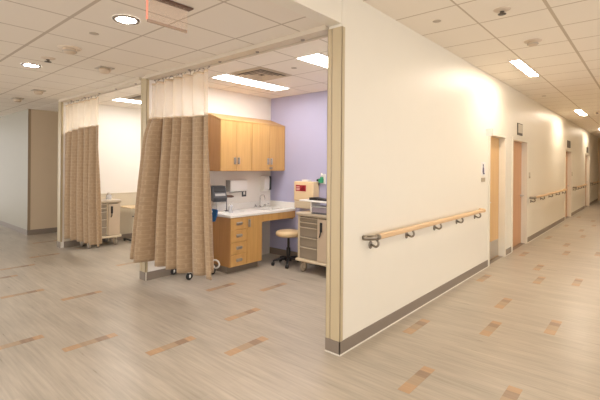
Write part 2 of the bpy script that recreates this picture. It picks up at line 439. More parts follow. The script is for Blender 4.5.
# ------------------------------------------------------------------ handrails
def make_rail(y0, y1, nb, label, z=.89):
    L = y1-y0
    r = thing('handrail', label, 'handrail', (0, y0, z), 0, 'wooden handrails along the corridor wall')
    def bar(b):
        pts = []
        for k in range(16):
            a = 2*PI*k/16; c, s_ = math.cos(a), math.sin(a)
            pts.append((.078 + .021*math.copysign(abs(c)**.7, c), .024*math.copysign(abs(s_)**.7, s_)))
        # pts in (x,z) -> prism along y
        b.prism(pts, 1, .10, L-.06)
    o = part('rail', 'rail', r, bar)
    for p in o.data.polygons: p.use_smooth = False
    def cap(sgn, ya, yb):
        def fn(b):
            # curved return to the wall
            path = []
            for k in range(7):
                a = k/6*PI/2
                path.append((.078*math.cos(a) + .004, ya+(yb-ya)*(1-math.sin(a)) if False else yb+(ya-yb)*math.sin(a), 0))
            n = len(path)
            for k in range(n-1):
                (xa, yaa, _), (xb, ybb, _) = path[k], path[k+1]
            prev = None; rings = []
            for x, yy, _ in path:
                rings.append((x, yy))
            for (xa, ya_), (xb, yb_) in zip(rings[:-1], rings[1:]):
                pass
            b.tube([(x, yy, 0) for x, yy in rings], .022, 14)
            b.tube([(.082, yb, 0), (.082, yb+sgn*.035, 0)], .0255, 14)
        return fn
    part('end_cap', 'nickel', r, cap(1, 0, .09))['label'] = 'dark metal end return'
    part('end_cap', 'rail', r, cap(-1, L, L-.06))
    for k in range(nb):
        y = .12 + (L-.33)*k/(nb-1)
        def br(b, y=y):
            b.lathe([(0, 0), (.030, 0), (.030, .006), (.024, .010), (0, .010)], (0, y, -.078), 20, 0, sx=.95, sy=1.15)
            pts = [(.008, y, -.072)]
            for i in range(9):
                a = -PI/2 - .1 + i/8*(PI/2+PI*.35)
                pts.append((.052+.030*math.cos(a), y, -.058+.030*math.sin(a)))
            pts.append((.078, y, -.020))
            b.tube(pts, .010, 10)
        part('bracket', 'nickel', r, br)['label'] = 'dark curled metal bracket with oval wall plate'
    return r
make_rail(.33, 3.42, 5, 'long wooden handrail on dark brackets nearest the camera, left of the first door')
make_rail(6.55, 10.75, 5, 'wooden handrail between the reddish second door and the third door')
make_rail(12.45, 15.3, 5, 'far wooden handrail between the third and fourth doors')
make_rail(17.2, 20.2, 5, 'most distant wooden handrail, past the fourth door at the corridor end')

# ------------------------------------------------------------------ signs on the corridor wall
def room_sign(y0, y1, z0, z1, label, insert=True):
    s = thing('room_sign', label, 'sign', (0, (y0+y1)/2, z0), 0, 'dark framed signs above the doors')
    w = (y1-y0)/2; h = z1-z0
    part('plate', 'signd', s, lambda b: b.box((0, -w, 0), (.012, w, h), .003))
    if insert:
        part('insert', 'signi', s, lambda b: b.box((.010, -w+.04, .045), (.0135, w-.02, h-.015), .001))['label'] = 'pale grey-brown insert'
    return s
room_sign(5.53, 5.90, 2.095, 2.315, 'dark framed sign with pale insert above the reddish second door')
room_sign(11.35, 11.9, 2.09, 2.30, 'dark sign above the third door down the corridor', False)
room_sign(16.0, 16.45, 2.08, 2.29, 'small dark sign above the fourth door at the corridor end', False)
w = thing('restroom_sign', 'white restroom sign with dark figure beside the first door', 'sign', (0, 3.575, 1.375))
part('plate', 'whitep', w, lambda b: b.box((0, -.10, 0), (.006, .10, .20), .002))
def fig(b):
    b.lathe([(0, 0), (.022, 0), (.022, .002), (0, .002)], (.006, -.01, .150), 16, 0)
    b.prism([(-.045, .045), (.028, .045), (.022, .10), (.012, .125), (-.032, .125), (-.042, .10)], 0, .006, .008)
    b.prism([(-.03, .02), (.05, .02), (.055, .04), (-.03, .045)], 0, .006, .008)
part('pictogram', 'navy', w, fig)['label'] = 'dark navy figure'
o = part('door_plaque', 'signg', None, lambda b: b.box((-.002, 3.49, 1.285), (.007, 3.66, 1.345), .002))
tag(o, 'small grey-brown plaque just below the white restroom sign', 'sign')
for y, z0, lab in ((6.55, 1.28, 'narrow grey room plate on the wall just past the second door'), (12.35, 1.25, 'narrow grey room plate on the wall just past the third door')):
    s = thing('room_plate', lab, 'sign', (-.002, y, z0), 0, 'room plates beside the doors')
    part('plate', 'signi', s, lambda b: b.box((0, -.06, 0), (.006, .06, .12), .002))
    part('number_panel', 'signg', s, lambda b: b.box((0.005, -.055, .005), (.008, .055, .04), .001))
s = thing('flag_sign', 'white flag sign jutting from the wall beside the top of the first door', 'sign', (0, 3.70, 1.96))
part('bracket', 'whitep', s, lambda b: b.box((0, -.012, 0), (.012, .012, .105), .002))
part('panel', 'whitep', s, lambda b: b.box((.010, -.005, .0), (.10, .005, .105), .002))

# ------------------------------------------------------------------ ceiling fittings
def strip_light(label, loc, wx, wy, mat, frame, group):
    t = thing('ceiling_light', label, 'ceiling light', loc, 0, group)
    def fr(b):
        f = .018
        b.box((-wx/2-f, -wy/2-f, -.006), (-wx/2, wy/2+f, .0)); b.box((wx/2, -wy/2-f, -.006), (wx/2+f, wy/2+f, .0))
        b.box((-wx/2, -wy/2-f, -.006), (wx/2, -wy/2, .0)); b.box((-wx/2, wy/2, -.006), (wx/2, wy/2+f, .0))
    part('frame', frame, t, fr)
    part('diffuser', mat, t, lambda b: b.box((-wx/2, -wy/2, -.004), (wx/2, wy/2, -.0005)))['label'] = 'glowing white diffuser'
    return t
GC = 'narrow recessed corridor lights'
strip_light('nearest narrow glowing strip light in the corridor ceiling', (.498, 3.78, ZC), .115, 1.17, 'l_corr', 'trimw', GC)
strip_light('second glowing strip light further down the corridor ceiling', (.498, 9.78, ZC), .13, 1.3, 'l_corr', 'trimw', GC)
strip_light('last strip light by the corridor end', (.498, 15.7, ZC), .13, 1.2, 'l_corr', 'trimw', GC)
strip_light('added fill strip light in the corridor ceiling behind the viewpoint', (.498, -2.2, ZC), .115, 1.17, 'l_corr', 'trimw', GC)  # unseen lamp, added to brighten the near end
for lab, yy in (('added fill strip light out of view over the right side of the corridor, nearest', 1.6), ('added fill strip light out of view over the right side of the corridor, second', 6.8), ('added fill strip light out of view over the right side of the corridor, third', 12.7)):
    strip_light(lab, (2.05, yy, ZC), .115, 1.17, 'l_corr', 'trimw', GC)  # second row is added, unseen, to lift the corridor brightness
GB = 'long recessed lights over the bays'
strip_light('long bright ceiling light over the cabinet bay, left of the vent', (-2.32, 1.16, ZH), .285, 1.17, 'l_bay', 'trimw', GB)
strip_light('bright ceiling light over the cabinet bay beside the near wall end', (-.845, 1.16, ZH), .285, 1.17, 'l_bay', 'trimw', GB)
strip_light('bright ceiling light over the far bay above the small curtain', (-5.22, 1.16, ZH), .285, 1.17, 'l_bay', 'trimw', GB)
strip_light('ceiling light over the far bay hidden by the middle post', (-3.87, 1.16, ZH), .285, 1.17, 'l_bay', 'trimw', GB)

def downlight(label, loc):
    t = thing('downlight', label, 'downlight', loc, 0, 'round recessed downlights in the hall ceiling')
    part('trim_ring', 'nickel', t, lambda b: b.lathe([(.076, -.001), (.076, -.010), (.098, -.010), (.102, -.001)], n=36))['label'] = 'dark trim ring'
    part('lens', 'l_hall', t, lambda b: b.lathe([(0, -.004), (.077, -.004), (.077, -.001)], n=36))['label'] = 'glowing white lens'
    return t
downlight('round glowing downlight beside the red edged exit sign', (-1.275, -1.13, ZH))
downlight('round glowing downlight at far left of the hall ceiling', (-3.575, -1.15, ZH))
downlight('added round fill downlight out of view further left along the hall', (-5.95, -1.15, ZH))  # unseen, added for more light in the hall
downlight('added round fill downlight out of view in the hall, second row left', (-3.575, -3.6, ZH))  # added row, never in view, brightens the hall
downlight('added round fill downlight out of view in the hall, second row right', (-1.275, -3.6, ZH))  # same added row, extra light for the hall

def vent(label, loc):
    t = thing('air_vent', label, 'air vent', loc, 0, 'square louvred air vents over the bays')
    part('backing', 'ventd', t, lambda b: b.box((-.25, -.25, -.004), (.25, .25, -.001)))['label'] = 'dark opening'
    for k, (r, w) in enumerate(((.275, .055), (.215, .050), (.158, .048), (.098, .06))):
        def ring(b, r=r, w=w):
            z0, z1 = -.030+.004*k, -.012
            for sx, sy in ((1, 0), (-1, 0), (0, 1), (0, -1)):
                if sx:
                    q = [(sx*r, -r, z0 if k else -.006), (sx*r, r, z0 if k else -.006), (sx*(r-w), r-w, z1), (sx*(r-w), -(r-w), z1)]
                else:
                    q = [(-r, sy*r, z0 if k else -.006), (r, sy*r, z0 if k else -.006), (r-w, sy*(r-w), z1), (-(r-w), sy*(r-w), z1)]
                top = [b.bm.verts.new((x, y, z+.003)) for x, y, z in q]; bot = [b.bm.verts.new(v) for v in q]
                b.bm.faces.new(bot); b.bm.faces.new(top[::-1])
                for i in range(4): b.bm.faces.new((bot[i], bot[(i+1) % 4], top[(i+1) % 4], top[i]))
        part('louvre', 'vent', t, ring)
    return t
vent('square louvred air vent between the two lights over the cabinet bay', (-1.83, .86, ZH))
vent('square louvred air vent over the far bay, left of the middle post', (-4.72, .86, ZH))

def sprinkler(label, loc):
    t = thing('sprinkler', label, 'sprinkler', loc, 0, 'ceiling sprinkler heads')
    part('escutcheon', 'escut', t, lambda b: b.lathe([(0, 0), (.072, 0), (.068, -.006), (.035, -.016), (.022, -.020), (0, -.020)]))
    def head(b):
        b.lathe([(0, -.018), (.020, -.018), (.016, -.028), (0, -.028)], n=14)
        b.tube([(-.014, 0, -.024), (-.018, 0, -.034), (0, 0, -.042)], .003, 6); b.tube([(.014, 0, -.024), (.018, 0, -.034), (0, 0, -.042)], .003, 6)
        b.lathe([(0, -.040), (.034, -.041), (.034, -.045), (0, -.045)], n=16)
    part('head', 'signd', t, head)['label'] = 'dark deflector head'
    return t
sprinkler('sprinkler with tan plate just right of the far left downlight', (-3.07, -1.13, ZH+.002))
sprinkler('sprinkler nearest the camera in the corridor ceiling', (.845, 1.25, ZC+.002))
sprinkler('distant sprinkler beside the second corridor strip light', (.82, 9.85, ZC+.002))
def smoke(label, loc, s=1.0):
    t = thing('smoke_detector', label, 'smoke detector', loc, 0, 'smoke detectors on the ceilings')
    part('base', 'escut', t, lambda b: b.lathe([(0, 0), (.105*s, 0), (.100*s, -.008), (0, -.008)]))
    part('dome', 'sens', t, lambda b: b.lathe([(0, -.006), (.060*s, -.006), (.062*s, -.03), (.050*s, -.05), (.02*s, -.056), (0, -.056)]))
    part('sensor_ring', 'sensd', t, lambda b: b.lathe([(.055*s, -.030), (.0655*s, -.030), (.0655*s, -.040), (.05*s, -.040)]))
    return t
smoke('round smoke detector on the hall ceiling between two downlights', (-2.48, -1.12, ZH))
smoke('round smoke detector on the corridor ceiling before the strip light', (.855, 2.43, ZC), .85)
def cone(label, loc):
    t = thing('ceiling_sensor', label, 'ceiling sensor', loc, 0, 'tapered sensors along the hall ceiling edge')
    part('plate', 'sensd', t, lambda b: b.box((-.085, -.085, -.012), (.085, .085, -.001), .004))
    part('housing', 'sens', t, lambda b: b.lathe([(0, -.012), (.066, -.012), (.060, -.045), (.045, -.062), (0, -.064)], n=24))
    return t
cone('tapered ceiling sensor nearest the middle post', (-3.05, -.54, ZH))
cone('tapered ceiling sensor in front of the small curtain', (-5.36, -.565, ZH))
cone('farthest tapered ceiling sensor, near the grey-beige wall', (-6.55, -.55, ZH))
def disc(label, loc, r=.04):
    o = part('cover_plate', 'sensd', None, lambda b: b.lathe([(0, 0), (r, 0), (r*.95, -.005), (r*.4, -.008), (0, -.008)]))
    o.location = loc; return tag(o, label, 'cover plate', 'small round ceiling cover plates')
disc('small round cover plate on the hall ceiling below the downlight', (-1.83, -1.15, ZH+.002))
disc('small round cover plate on the corridor ceiling near the header', (.29, 1.16, ZC+.002))
disc('small round cover plate on the distant corridor ceiling', (.26, 6.45, ZC+.002))
disc('small round cover plate on the cabinet bay ceiling between its lights', (-1.306, .884, ZH+.002), .035)

# exit sign (edge lit acrylic)
t = thing('exit_sign', 'clear edge-lit sign panel with red glowing edge hanging from hall ceiling', 'exit sign', (-.70, -1.105, ZH))
part('housing', 'exithouse', t, lambda b: (b.box((-.032, -.185, -.012), (.032, .185, -.001), .002)))['label'] = 'dark bronze ceiling housing'
part('panel', 'acrylic', t, lambda b: b.box((-.004, -.155, -.165), (.004, .150, -.010)))['label'] = 'clear acrylic panel'
part('lit_edge', 'rededge', t, lambda b: b.box((-.004, -.160, -.165), (.004, -.155, -.010)))['label'] = 'glowing red edge'
part('bottom_rail', 'acryt', t, lambda b: b.box((-.005, -.155, -.185), (.005, .150, -.165)))

# ------------------------------------------------------------------ curtain tracks
def track(label, x0, x1, xs):
    t = thing('curtain_track', label, 'curtain track', ((x0+x1)/2, .065, ZH), 0, 'ceiling curtain tracks across the bay openings')
    h = (x1-x0)/2
    part('channel', 'alu', t, lambda b: (b.box((-h, -.105, -.042), (h, .004, -.0005), .002, 1), b.box((-h, .024, -.050), (h, .042, -.0005))))
    part('groove', 'alud', t, lambda b: b.box((-h, .004, -.030), (h, .024, -.0005)))['label'] = 'dark slot of the track'
    for x in xs:
        part('clip', 'alud', t, lambda b: b.lathe([(0, 0), (.018, 0), (.014, -.012), (0, -.014)], (x-(x0+x1)/2, -.02, -.042), 14))
    return t
track('pale curtain track across the cabinet bay ceiling', P2B+.006, -TW-.006, (-2.18, -1.61, -1.03, -.45))
track('pale curtain track across the far bay ceiling', P3B+.006, P2A-.006, (-5.75, -5.18, -4.61, -4.04, -3.45))

# ------------------------------------------------------------------ curtains
def smooth01(t): t = max(0, min(1, t)); return t*t*(3-2*t)
def curtain(name, label, xt0, xt1, xb0, xb1, folds, amp, zbf, zmesh, flare, nh, seed):
    """xt: x extents at top, xb: at bottom; zbf(s) bottom height; flare: forward pull of the left edge"""
    rnd = random.Random(seed)
    t = thing(name, label, 'curtain', ((xt0+xt1)/2, .065, 0), 0, 'privacy curtains at the bays')
    cx = (xt0+xt1)/2
    N = folds*14; ph = [rnd.uniform(-.6, .6) for _ in range(folds+2)]; am = [rnd.uniform(.7, 1.15) for _ in range(folds+2)]
    ZT = ZH-.095
    def pos(s, z):
        k = max(0, (ZT-z)/(ZT-.2))
        a0 = amp*(.45+.75*smooth01(k*1.3))
        u = s*folds; i = int(u)
        A = am[min(i, folds)]*(1-(u-i)) + am[min(i+1, folds+1)]*(u-i)
        P = ph[min(i, folds)]*(1-(u-i)) + ph[min(i+1, folds+1)]*(u-i)
        ang = 2*PI*u + P
        x0 = xt0+(xb0-xt0)*max(0, (k-.28)/.72); x1 = xt1+(xb1-xt1)*k**1.5
        x = x0+(x1-x0)*s + (.042*math.cos(ang+.5) + .012*math.sin(ang*2+1))*smooth01(s/.1)*smooth01((1-s)/.1)*min(1, .4+k)
        fr = .62*smooth01((k-.12)/.2)+.38*max(0, (k-.3)/.7)
        yy = a0*A*(math.sin(ang)+.28*math.sin(2*ang+P*3))*(smooth01((s+.03)/.12) if flare else 1) - flare*smooth01((.30-s)/.22)*fr
        return (x-cx, yy, z)
    L = (xt1-xt0)*1.5
    def sheet(zt, zbfun, rows, mats, nm):
        bm = bmesh.new(); uvl = bm.loops.layers.uv.new('UVMap'); grid = []
        for r in range(rows+1):
            row = []
            for c in range(N+1):
                s = c/N; zb = zbfun(s); z_ = zt(s)+(zb-zt(s))*r/rows
                row.append((bm.verts.new(pos(s, z_)), (s*L, z_)))
            grid.append(row)
        for r in range(rows):
            for c in range(N):
                q = [grid[r][c], grid[r][c+1], grid[r+1][c+1], grid[r+1][c]]
                f = bm.faces.new([v for v, _ in q]); f.smooth = True
                for lp, (_, uvv) in zip(f.loops, q): lp[uvl].uv = uvv
        me = bpy.data.meshes.new(nm); bm.to_mesh(me); bm.free(); me.materials.append(M[mats])
        o = bpy.data.objects.new(nm, me); COL.objects.link(o); o.parent = t
        if nm != 'netting':
            md = o.modifiers.new('thick', 'SOLIDIFY'); md.thickness = .003
        return o
    sheet(lambda s: ZT, lambda s: zmesh(s)+.01, 10, 'net', 'netting')['label'] = 'pale see-through netting top'
    sheet(lambda s: ZT+.004, lambda s: ZT-.022, 1, 'hem', 'heading_tape')
    sheet(lambda s: zmesh(s), zbf, 34, 'cloth', 'fabric_panel')
    sheet(lambda s: zmesh(s)+.012, lambda s: zmesh(s)-.006, 1, 'hem', 'seam_band')
    for k in range(nh):
        s = (k+.5)/nh + rnd.uniform(-.2, .2)/nh
        x, y, z = pos(s, ZT)
        def hk(b, x=x, y=y):
            b.tube([(x, .012, ZH-.052), (x, .012+y*.3, ZH-.062), (x, y, ZT-.010)], .0035, 6)
            b.lathe([(0, 0), (.009, 0), (.009, .012), (0, .012)], (x, .012, ZH-.062), 10)
        part('hook', 'alud', t, hk)
    return t
curtain('privacy_curtain', 'wide brown brick-patterned curtain with netting top in front of the cabinets', -3.045, -1.81, -3.25, -1.66, 6, .085,
        lambda s: .245+.04*s*s+.03*smooth01((.25-s)/.1) - .01*math.sin(s*20), lambda s: 2.085-.04*smooth01(s), .185, 14, 3)
curtain('privacy_curtain', 'narrower brown brick-patterned curtain with netting top at the far post', -6.07, -4.64, -6.06, -4.50, 6, .06,
        lambda s: .19+.05*s, lambda s: 2.05+.05*smooth01(s*2), .0, 11, 11)

# ------------------------------------------------------------------ upper cabinets
XF = -2.74
def pull(b, y, z0, z1, x=XF):
    # recessed-look metal pull: plate and bar
    b.box((x+.018, y-.016, z0), (x+.024, y+.016, z1), .004)
    b.box((x+.018, y-.010, z0+.01), (x+.046, y+.010, z0+.022), .003); b.box((x+.018, y-.010, z1-.022), (x+.046, y+.010, z1-.01), .003)
    b.box((x+.036, y-.010, z0), (x+.048, y+.010, z1), .004)
def upper(label, y0, y1, ym, lock):
    zb, zt, zw = 1.413, 2.14, 2.255
    t = thing('wall_cabinet', label, 'cabinet', (0, 0, 0), 0, 'maple wall cabinets with sloped tops')
    def car(b):
        b.prism([(P2B+.002, zb), (XF, zb), (XF, zt), (P2B+.002, zw)], 1, y0, y1, .0015)
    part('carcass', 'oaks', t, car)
    part('sloped_top', 'oak', t, lambda b: b.prism([(XF+.02, zt+.002), (XF+.02, zt+.012), (P2B+.002, zw+.014), (P2B+.002, zw+.002)], 1, y0-.001, y1))
    for a, c, yp in ((y0+.002, ym-.0015, ym-.035), (ym+.0015, y1-.002, ym+.035)):
        d = part('door', 'oak', t, lambda b: b.box((XF, a, zb+.003), (XF+.02, c, zt-.003), .0015, 1))
        part('pull_handle', 'steel', d, lambda b: pull(b, yp, zb+.10, zb+.20))['label'] = 'metal pull handle'
    if lock: part('lock', 'nickel', t, lambda b: b.box((XF+.019, y0+.27+.10, zb+.025), (XF+.026, y0+.27+.17, zb+.06), .002))['label'] = 'dark lock plate'
    return t
upper('left maple wall cabinet, partly behind the wide curtain', .925, 1.513, 1.215, False)
upper('right maple wall cabinet touching the lavender wall, with small dark lock', 1.517, 2.245, 1.89, True)

# ------------------------------------------------------------------ base cabinets and counter
XB = -2.50
bc = thing('base_cabinet', 'maple base cabinet with four drawers and one door under white counter', 'cabinet', (0, 0, 0))
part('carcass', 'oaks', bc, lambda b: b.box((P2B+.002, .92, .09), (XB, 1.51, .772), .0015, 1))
part('toe_kick', 'base', bc, lambda b: b.box((P2B+.002, .925, 0), (XB-.06, 1.50, .09)))['label'] = 'dark vinyl toe kick'
zz = [.095, .262, .432, .602, .768]
for z0, z1 in zip(zz[:-1], zz[1:]):
    d = part('drawer', 'oak', bc, lambda b: b.box((XB, .922, z0+.002), (XB+.02, 1.213, z1-.002), .0015, 1))
    zc = (z0+z1)/2
    def dp(b):
        b.box((XB+.018, 1.02, zc-.022), (XB+.026, 1.12, zc+.022), .003); b.box((XB+.026, 1.02, zc-.006), (XB+.042, 1.12, zc+.018), .006)
    part('cup_pull', 'steel', d, dp)['label'] = 'metal cup pull'
d = part('door', 'oak', bc, lambda b: b.box((XB, 1.217, .097), (XB+.02, 1.508, .766), .0015, 1))
part('pull_handle', 'steel', d, lambda b: pull(b, 1.255, .62, .73, XB))['label'] = 'metal pull handle'
o = thing('kneehole_apron', 'maple apron panel spanning the kneehole beside the rolling stool', 'apron panel', (0, 0, 0))
part('front_panel', 'oak', o, lambda b: b.box((XB-.02, 1.510, .665), (XB+.015, YB+.001, .772), .0015, 1))
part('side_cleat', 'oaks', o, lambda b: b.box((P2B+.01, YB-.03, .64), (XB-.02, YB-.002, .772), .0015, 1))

ct = thing('countertop', 'white countertop with backsplash over the maple cabinet and kneehole', 'countertop', (0, 0, 0))
X0, X1, Y0, Y1 = P2B+.002, -2.47, .905, YB-.002
sx0, sx1, sy0, sy1 = -2.90, -2.60, 1.70, 2.12
def top(b):
    b.box((X0, Y0, .773), (X1, sy0, .810), .004); b.box((X0, sy1, .773), (X1, Y1, .810), .004)
    b.box((X0, sy0-.004, .773), (sx0, sy1+.004, .810)); b.box((sx1, sy0-.004, .773), (X1-.0, sy1+.004, .810))
part('slab', 'counter', ct, top)
part('backsplash', 'counter', ct, lambda b: (b.box((X0, Y0, .810), (X0+.02, Y1, .905), .003), b.box((X0+.02, Y1-.02, .810), (X1, Y1, .905), .003)))
def bas(b):
    for a, c in (((sx0, sy0, .66), (sx1, sy1, .67)), ((sx0, sy0, .66), (sx0+.01, sy1, .80)), ((sx1-.01, sy0, .66), (sx1, sy1, .80)), ((sx0, sy0, .66), (sx1, sy0+.01, .80)), ((sx0, sy1-.01, .66), (sx1, sy1, .80))): b.box(a, c)
part('sink_basin', 'basin', ct, bas)
part('grommet', 'grey', ct, lambda b: b.lathe([(0, 0), (.045, 0), (.045, .003), (.03, .004), (0, .002)], (-2.80, 1.40, .810), 24))['label'] = 'grey round grommet'

fa = thing('faucet', 'chrome gooseneck faucet with two lever taps behind the sink', 'faucet', (-2.975, 1.93, .81))
part('spout', 'chrome', fa, lambda b: (b.lathe([(0, 0), (.028, 0), (.026, .012), (.014, .02), (0, .02)], n=20),
     b.tube([(0, 0, .01), (0, 0, .14)] + [(.055-.055*math.cos(a), 0, .16+.05*math.sin(a)) for a in [i/8*PI for i in range(9)]] + [(.11, 0, .13)], .009, 12)))
for sg in (-1, 1):
    part('tap_handle', 'chrome', fa, lambda b: (b.lathe([(0, 0), (.024, 0), (.020, .03), (.012, .045), (0, .046)], (0, sg*.10, 0), 18), b.tube([(0, sg*.10, .040), (.03, sg*.13, .055), (.055, sg*.16, .06)], .007, 8)))

td = thing('towel_dispenser', 'white paper towel dispenser on the wall under the left wall cabinet', 'dispenser', (P2B+.001, 1.46, 1.085))
part('cover', 'whitep', td, lambda b: b.prism([(0, 0), (.10, .01), (.115, .03), (.115, .175), (.10, .19), (0, .19)], 1, -.165, .165, .006))
part('side_panel', 'grey', td, lambda b: b.prism([(0, .004), (.09, .014), (.10, .03), (.10, .17), (.09, .183), (0, .183)], 1, -.170, -.165))['label'] = 'grey end panel'
part('slot', 'dgrey', td, lambda b: b.box((.02, -.12, -.003), (.085, .12, .002)))
so = thing('wall_outlet', 'dark framed wall outlet just right of the paper towel dispenser', 'outlet', (P2B+.001, 1.655, 1.0))
part('face_plate', 'dgrey', so, lambda b: b.box((0, -.045, 0), (.006, .045, .11), .002))
part('socket', 'whitep', so, lambda b: b.box((.005, -.02, .03), (.009, .02, .08), .002))['label'] = 'white socket insert'
sd = thing('soap_dispenser', 'white and grey soap dispenser on the wall in the corner above the sink', 'dispenser', (P2B+.001, 2.10, 1.06))
part('body', 'whitep', sd, lambda b: b.prism([(0, 0), (.06, .015), (.10, .05), (.105, .22), (.09, .265), (0, .27)], 1, -.085, .03, .006))
part('window', 'dgrey', sd, lambda b: b.box((0, .03, .03), (.09, .085, .26), .006))['label'] = 'dark grey side half'

# things on the counter
mo = thing('monitor', 'dark grey monitor on a white stand at the curtain end of the counter', 'monitor', (-2.90, 1.02, .8105), -.25)
part('base', 'whitep', mo, lambda b: b.box((-.09, -.09, 0), (.09, .08, .022), .008))
part('stand', 'whitep', mo, lambda b: b.tube([(0, 0, .02), (-.01, 0, .12), (0, 0, .20)], [.03, .026, .03], 14))
part('body', 'dgrey', mo, lambda b: b.prism([(-.10, .19), (.11, .16), (.135, .22), (.10, .29), (.06, .385), (-.06, .39), (-.10, .36)], 1, -.115, .09, .008))
part('screen', 'black', mo, lambda b: b.prism([(.094, .305), (.102, .312), (.070, .378), (.062, .373)], 1, -.095, .07))['label'] = 'black screen'
part('button_panel', 'grey', mo, lambda b: b.prism([(.118, .245), (.126, .25), (.112, .282), (.104, .279)], 1, -.09, .065))
sc = thing('barcode_scanner', 'dark reddish handle sticking out beside the dark grey monitor', 'scanner', (-2.95, 1.22, .8105))
part('holder', 'dgrey', sc, lambda b: (b.lathe([(0, 0), (.03, 0), (.028, .01), (.007, .015), (0, .015)], n=16), b.tube([(0, 0, .01), (0, 0, .21)], .006, 8)))
part('handle', 'exithouse', sc, lambda b: b.tube([(0, -.06, .222), (0, .0, .222), (.005, .09, .216), (.01, .125, .212)], [.018, .02, .02, .012], 12))['label'] = 'dark reddish-brown grip'
bo = thing('pump_bottle', 'clear sanitizer pump bottle on the counter in front of the monitor', 'bottle', (-2.74, 1.13, .8105))
part('body', 'bottle', bo, lambda b: b.lathe([(0, 0), (.030, 0), (.032, .008), (.032, .085), (.022, .105), (.012, .112), (0, .112)], n=20))
part('pump', 'whitep', bo, lambda b: (b.lathe([(0, .11), (.013, .11), (.013, .125), (.005, .128), (.005, .145), (0, .145)], n=14), b.tube([(0, 0, .145), (.0, .04, .143), (.0, .045, .136)], .006, 8)))

# rolling stand behind the curtain
vs = thing('rolling_stand', 'rolling stand behind the wide curtain, only its white casters in view', 'rolling stand', (-2.865, .585, 0), 0)
def legs(b):
    for k in range(4):
        a = PI/4+k*PI/2
        b.tube([(.03*math.cos(a), .03*math.sin(a), .10), (.14*math.cos(a), .14*math.sin(a), .095), (.258*math.cos(a), .258*math.sin(a), .112)], [.022, .02, .018], 10)
    b.lathe([(0, .075), (.06, .075), (.06, .12), (.03, .14), (0, .14)], n=20)
part('base', 'whitep', vs, legs)
part('pole', 'steel', vs, lambda b: b.tube([(0, 0, .13), (0, 0, 1.0)], .014, 12))
part('basket', 'whitep', vs, lambda b: (b.tube([(-.12, -.02, .86), (.12, -.02, .86), (.12, .22, .86), (-.12, .22, .86)], .005, 8, closed=True), b.tube([(-.10, 0, .74), (.10, 0, .74), (.10, .20, .74), (-.10, .20, .74)], .005, 8, closed=True),
     [b.tube([(x, y, .74), (x*1.2, (y-.1)*1.2+.1, .86)], .004, 6) for x in (-.1, -.05, 0, .05, .1) for y in (0, .2)], b.box((-.10, 0, .737), (.10, .20, .742))))
def loop(b):
    pts = [(.195+.062*math.cos(a), .225+.02*math.cos(a), .135+.055*math.sin(a)) for a in [2*PI*i/20 for i in range(20)]]
    b.tube(pts, .012, 10, closed=True)
part('foot_ring', 'whitep', vs, loop)['label'] = 'white ring handle at the foot'
for k in range(4):
    a = PI/4+k*PI/2; cx_, cy_ = .262*math.cos(a), .262*math.sin(a)
    c = part('caster', 'black', vs, lambda b: b.lathe([(0, -.016), (.040, -.016), (.046, -.010), (.046, .010), (.040, .016), (0, .016)], (cx_, cy_, .047), 20, 0))
    part('fork', 'whitep', c, lambda b: (b.box((cx_-.024, cy_-.028, .094), (cx_+.024, cy_+.028, .116), .006), b.box((cx_+.016, cy_-.012, .03), (cx_+.021, cy_+.012, .072), .003), b.box((cx_-.021, cy_-.012, .03), (cx_-.016, cy_+.012, .072), .003)))
cu = part('blue_cuff', 'blue', None, lambda b: b.prism([(-2.80, .70), (-2.715, .715), (-2.675, .80), (-2.655, .873), (-2.68, .885), (-2.80, .885)], 1, .818, .842, .006))
tag(cu, 'bright blue cuff hanging between the curtain edge and base cabinet', 'blood pressure cuff')

# ------------------------------------------------------------------ stool
st = thing('rolling_stool', 'round tan rolling stool with black five-star base in the kneehole', 'stool', (-2.28, 1.87, 0), .35)
part('seat', 'seat', st, lambda b: b.lathe([(0, .435), (.165, .435), (.188, .448), (.195, .475), (.188, .502), (.165, .515), (0, .520)], n=36))
part('column', 'black', st, lambda b: b.lathe([(0, .08), (.030, .08), (.030, .26), (.018, .262), (.018, .42), (.06, .425), (.09, .436), (0, .436)], n=20))
def star(b):
    b.lathe([(0, .065), (.05, .065), (.05, .11), (.035, .125), (0, .125)], n=20)
    for k in range(5):
        a = 2*PI*k/5
        b.tube([(.03*math.cos(a), .03*math.sin(a), .10), (.14*math.cos(a), .14*math.sin(a), .092), (.235*math.cos(a), .235*math.sin(a), .072)], [.022, .019, .015], 10)
part('star_base', 'black', st, star)
for k in range(5):
    a = 2*PI*k/5; x_, y_ = .235*math.cos(a), .235*math.sin(a)
    part('caster', 'black', st, lambda b: (b.lathe([(0, -.020), (.024, -.020), (.029, -.014), (.029, -.004), (.02, -.004), (.02, .004), (.029, .004), (.029, .014), (.024, .020), (0, .020)], (x_, y_, .029), 18, 0), b.tube([(x_, y_, .05), (x_, y_, .075)], .008, 8)))

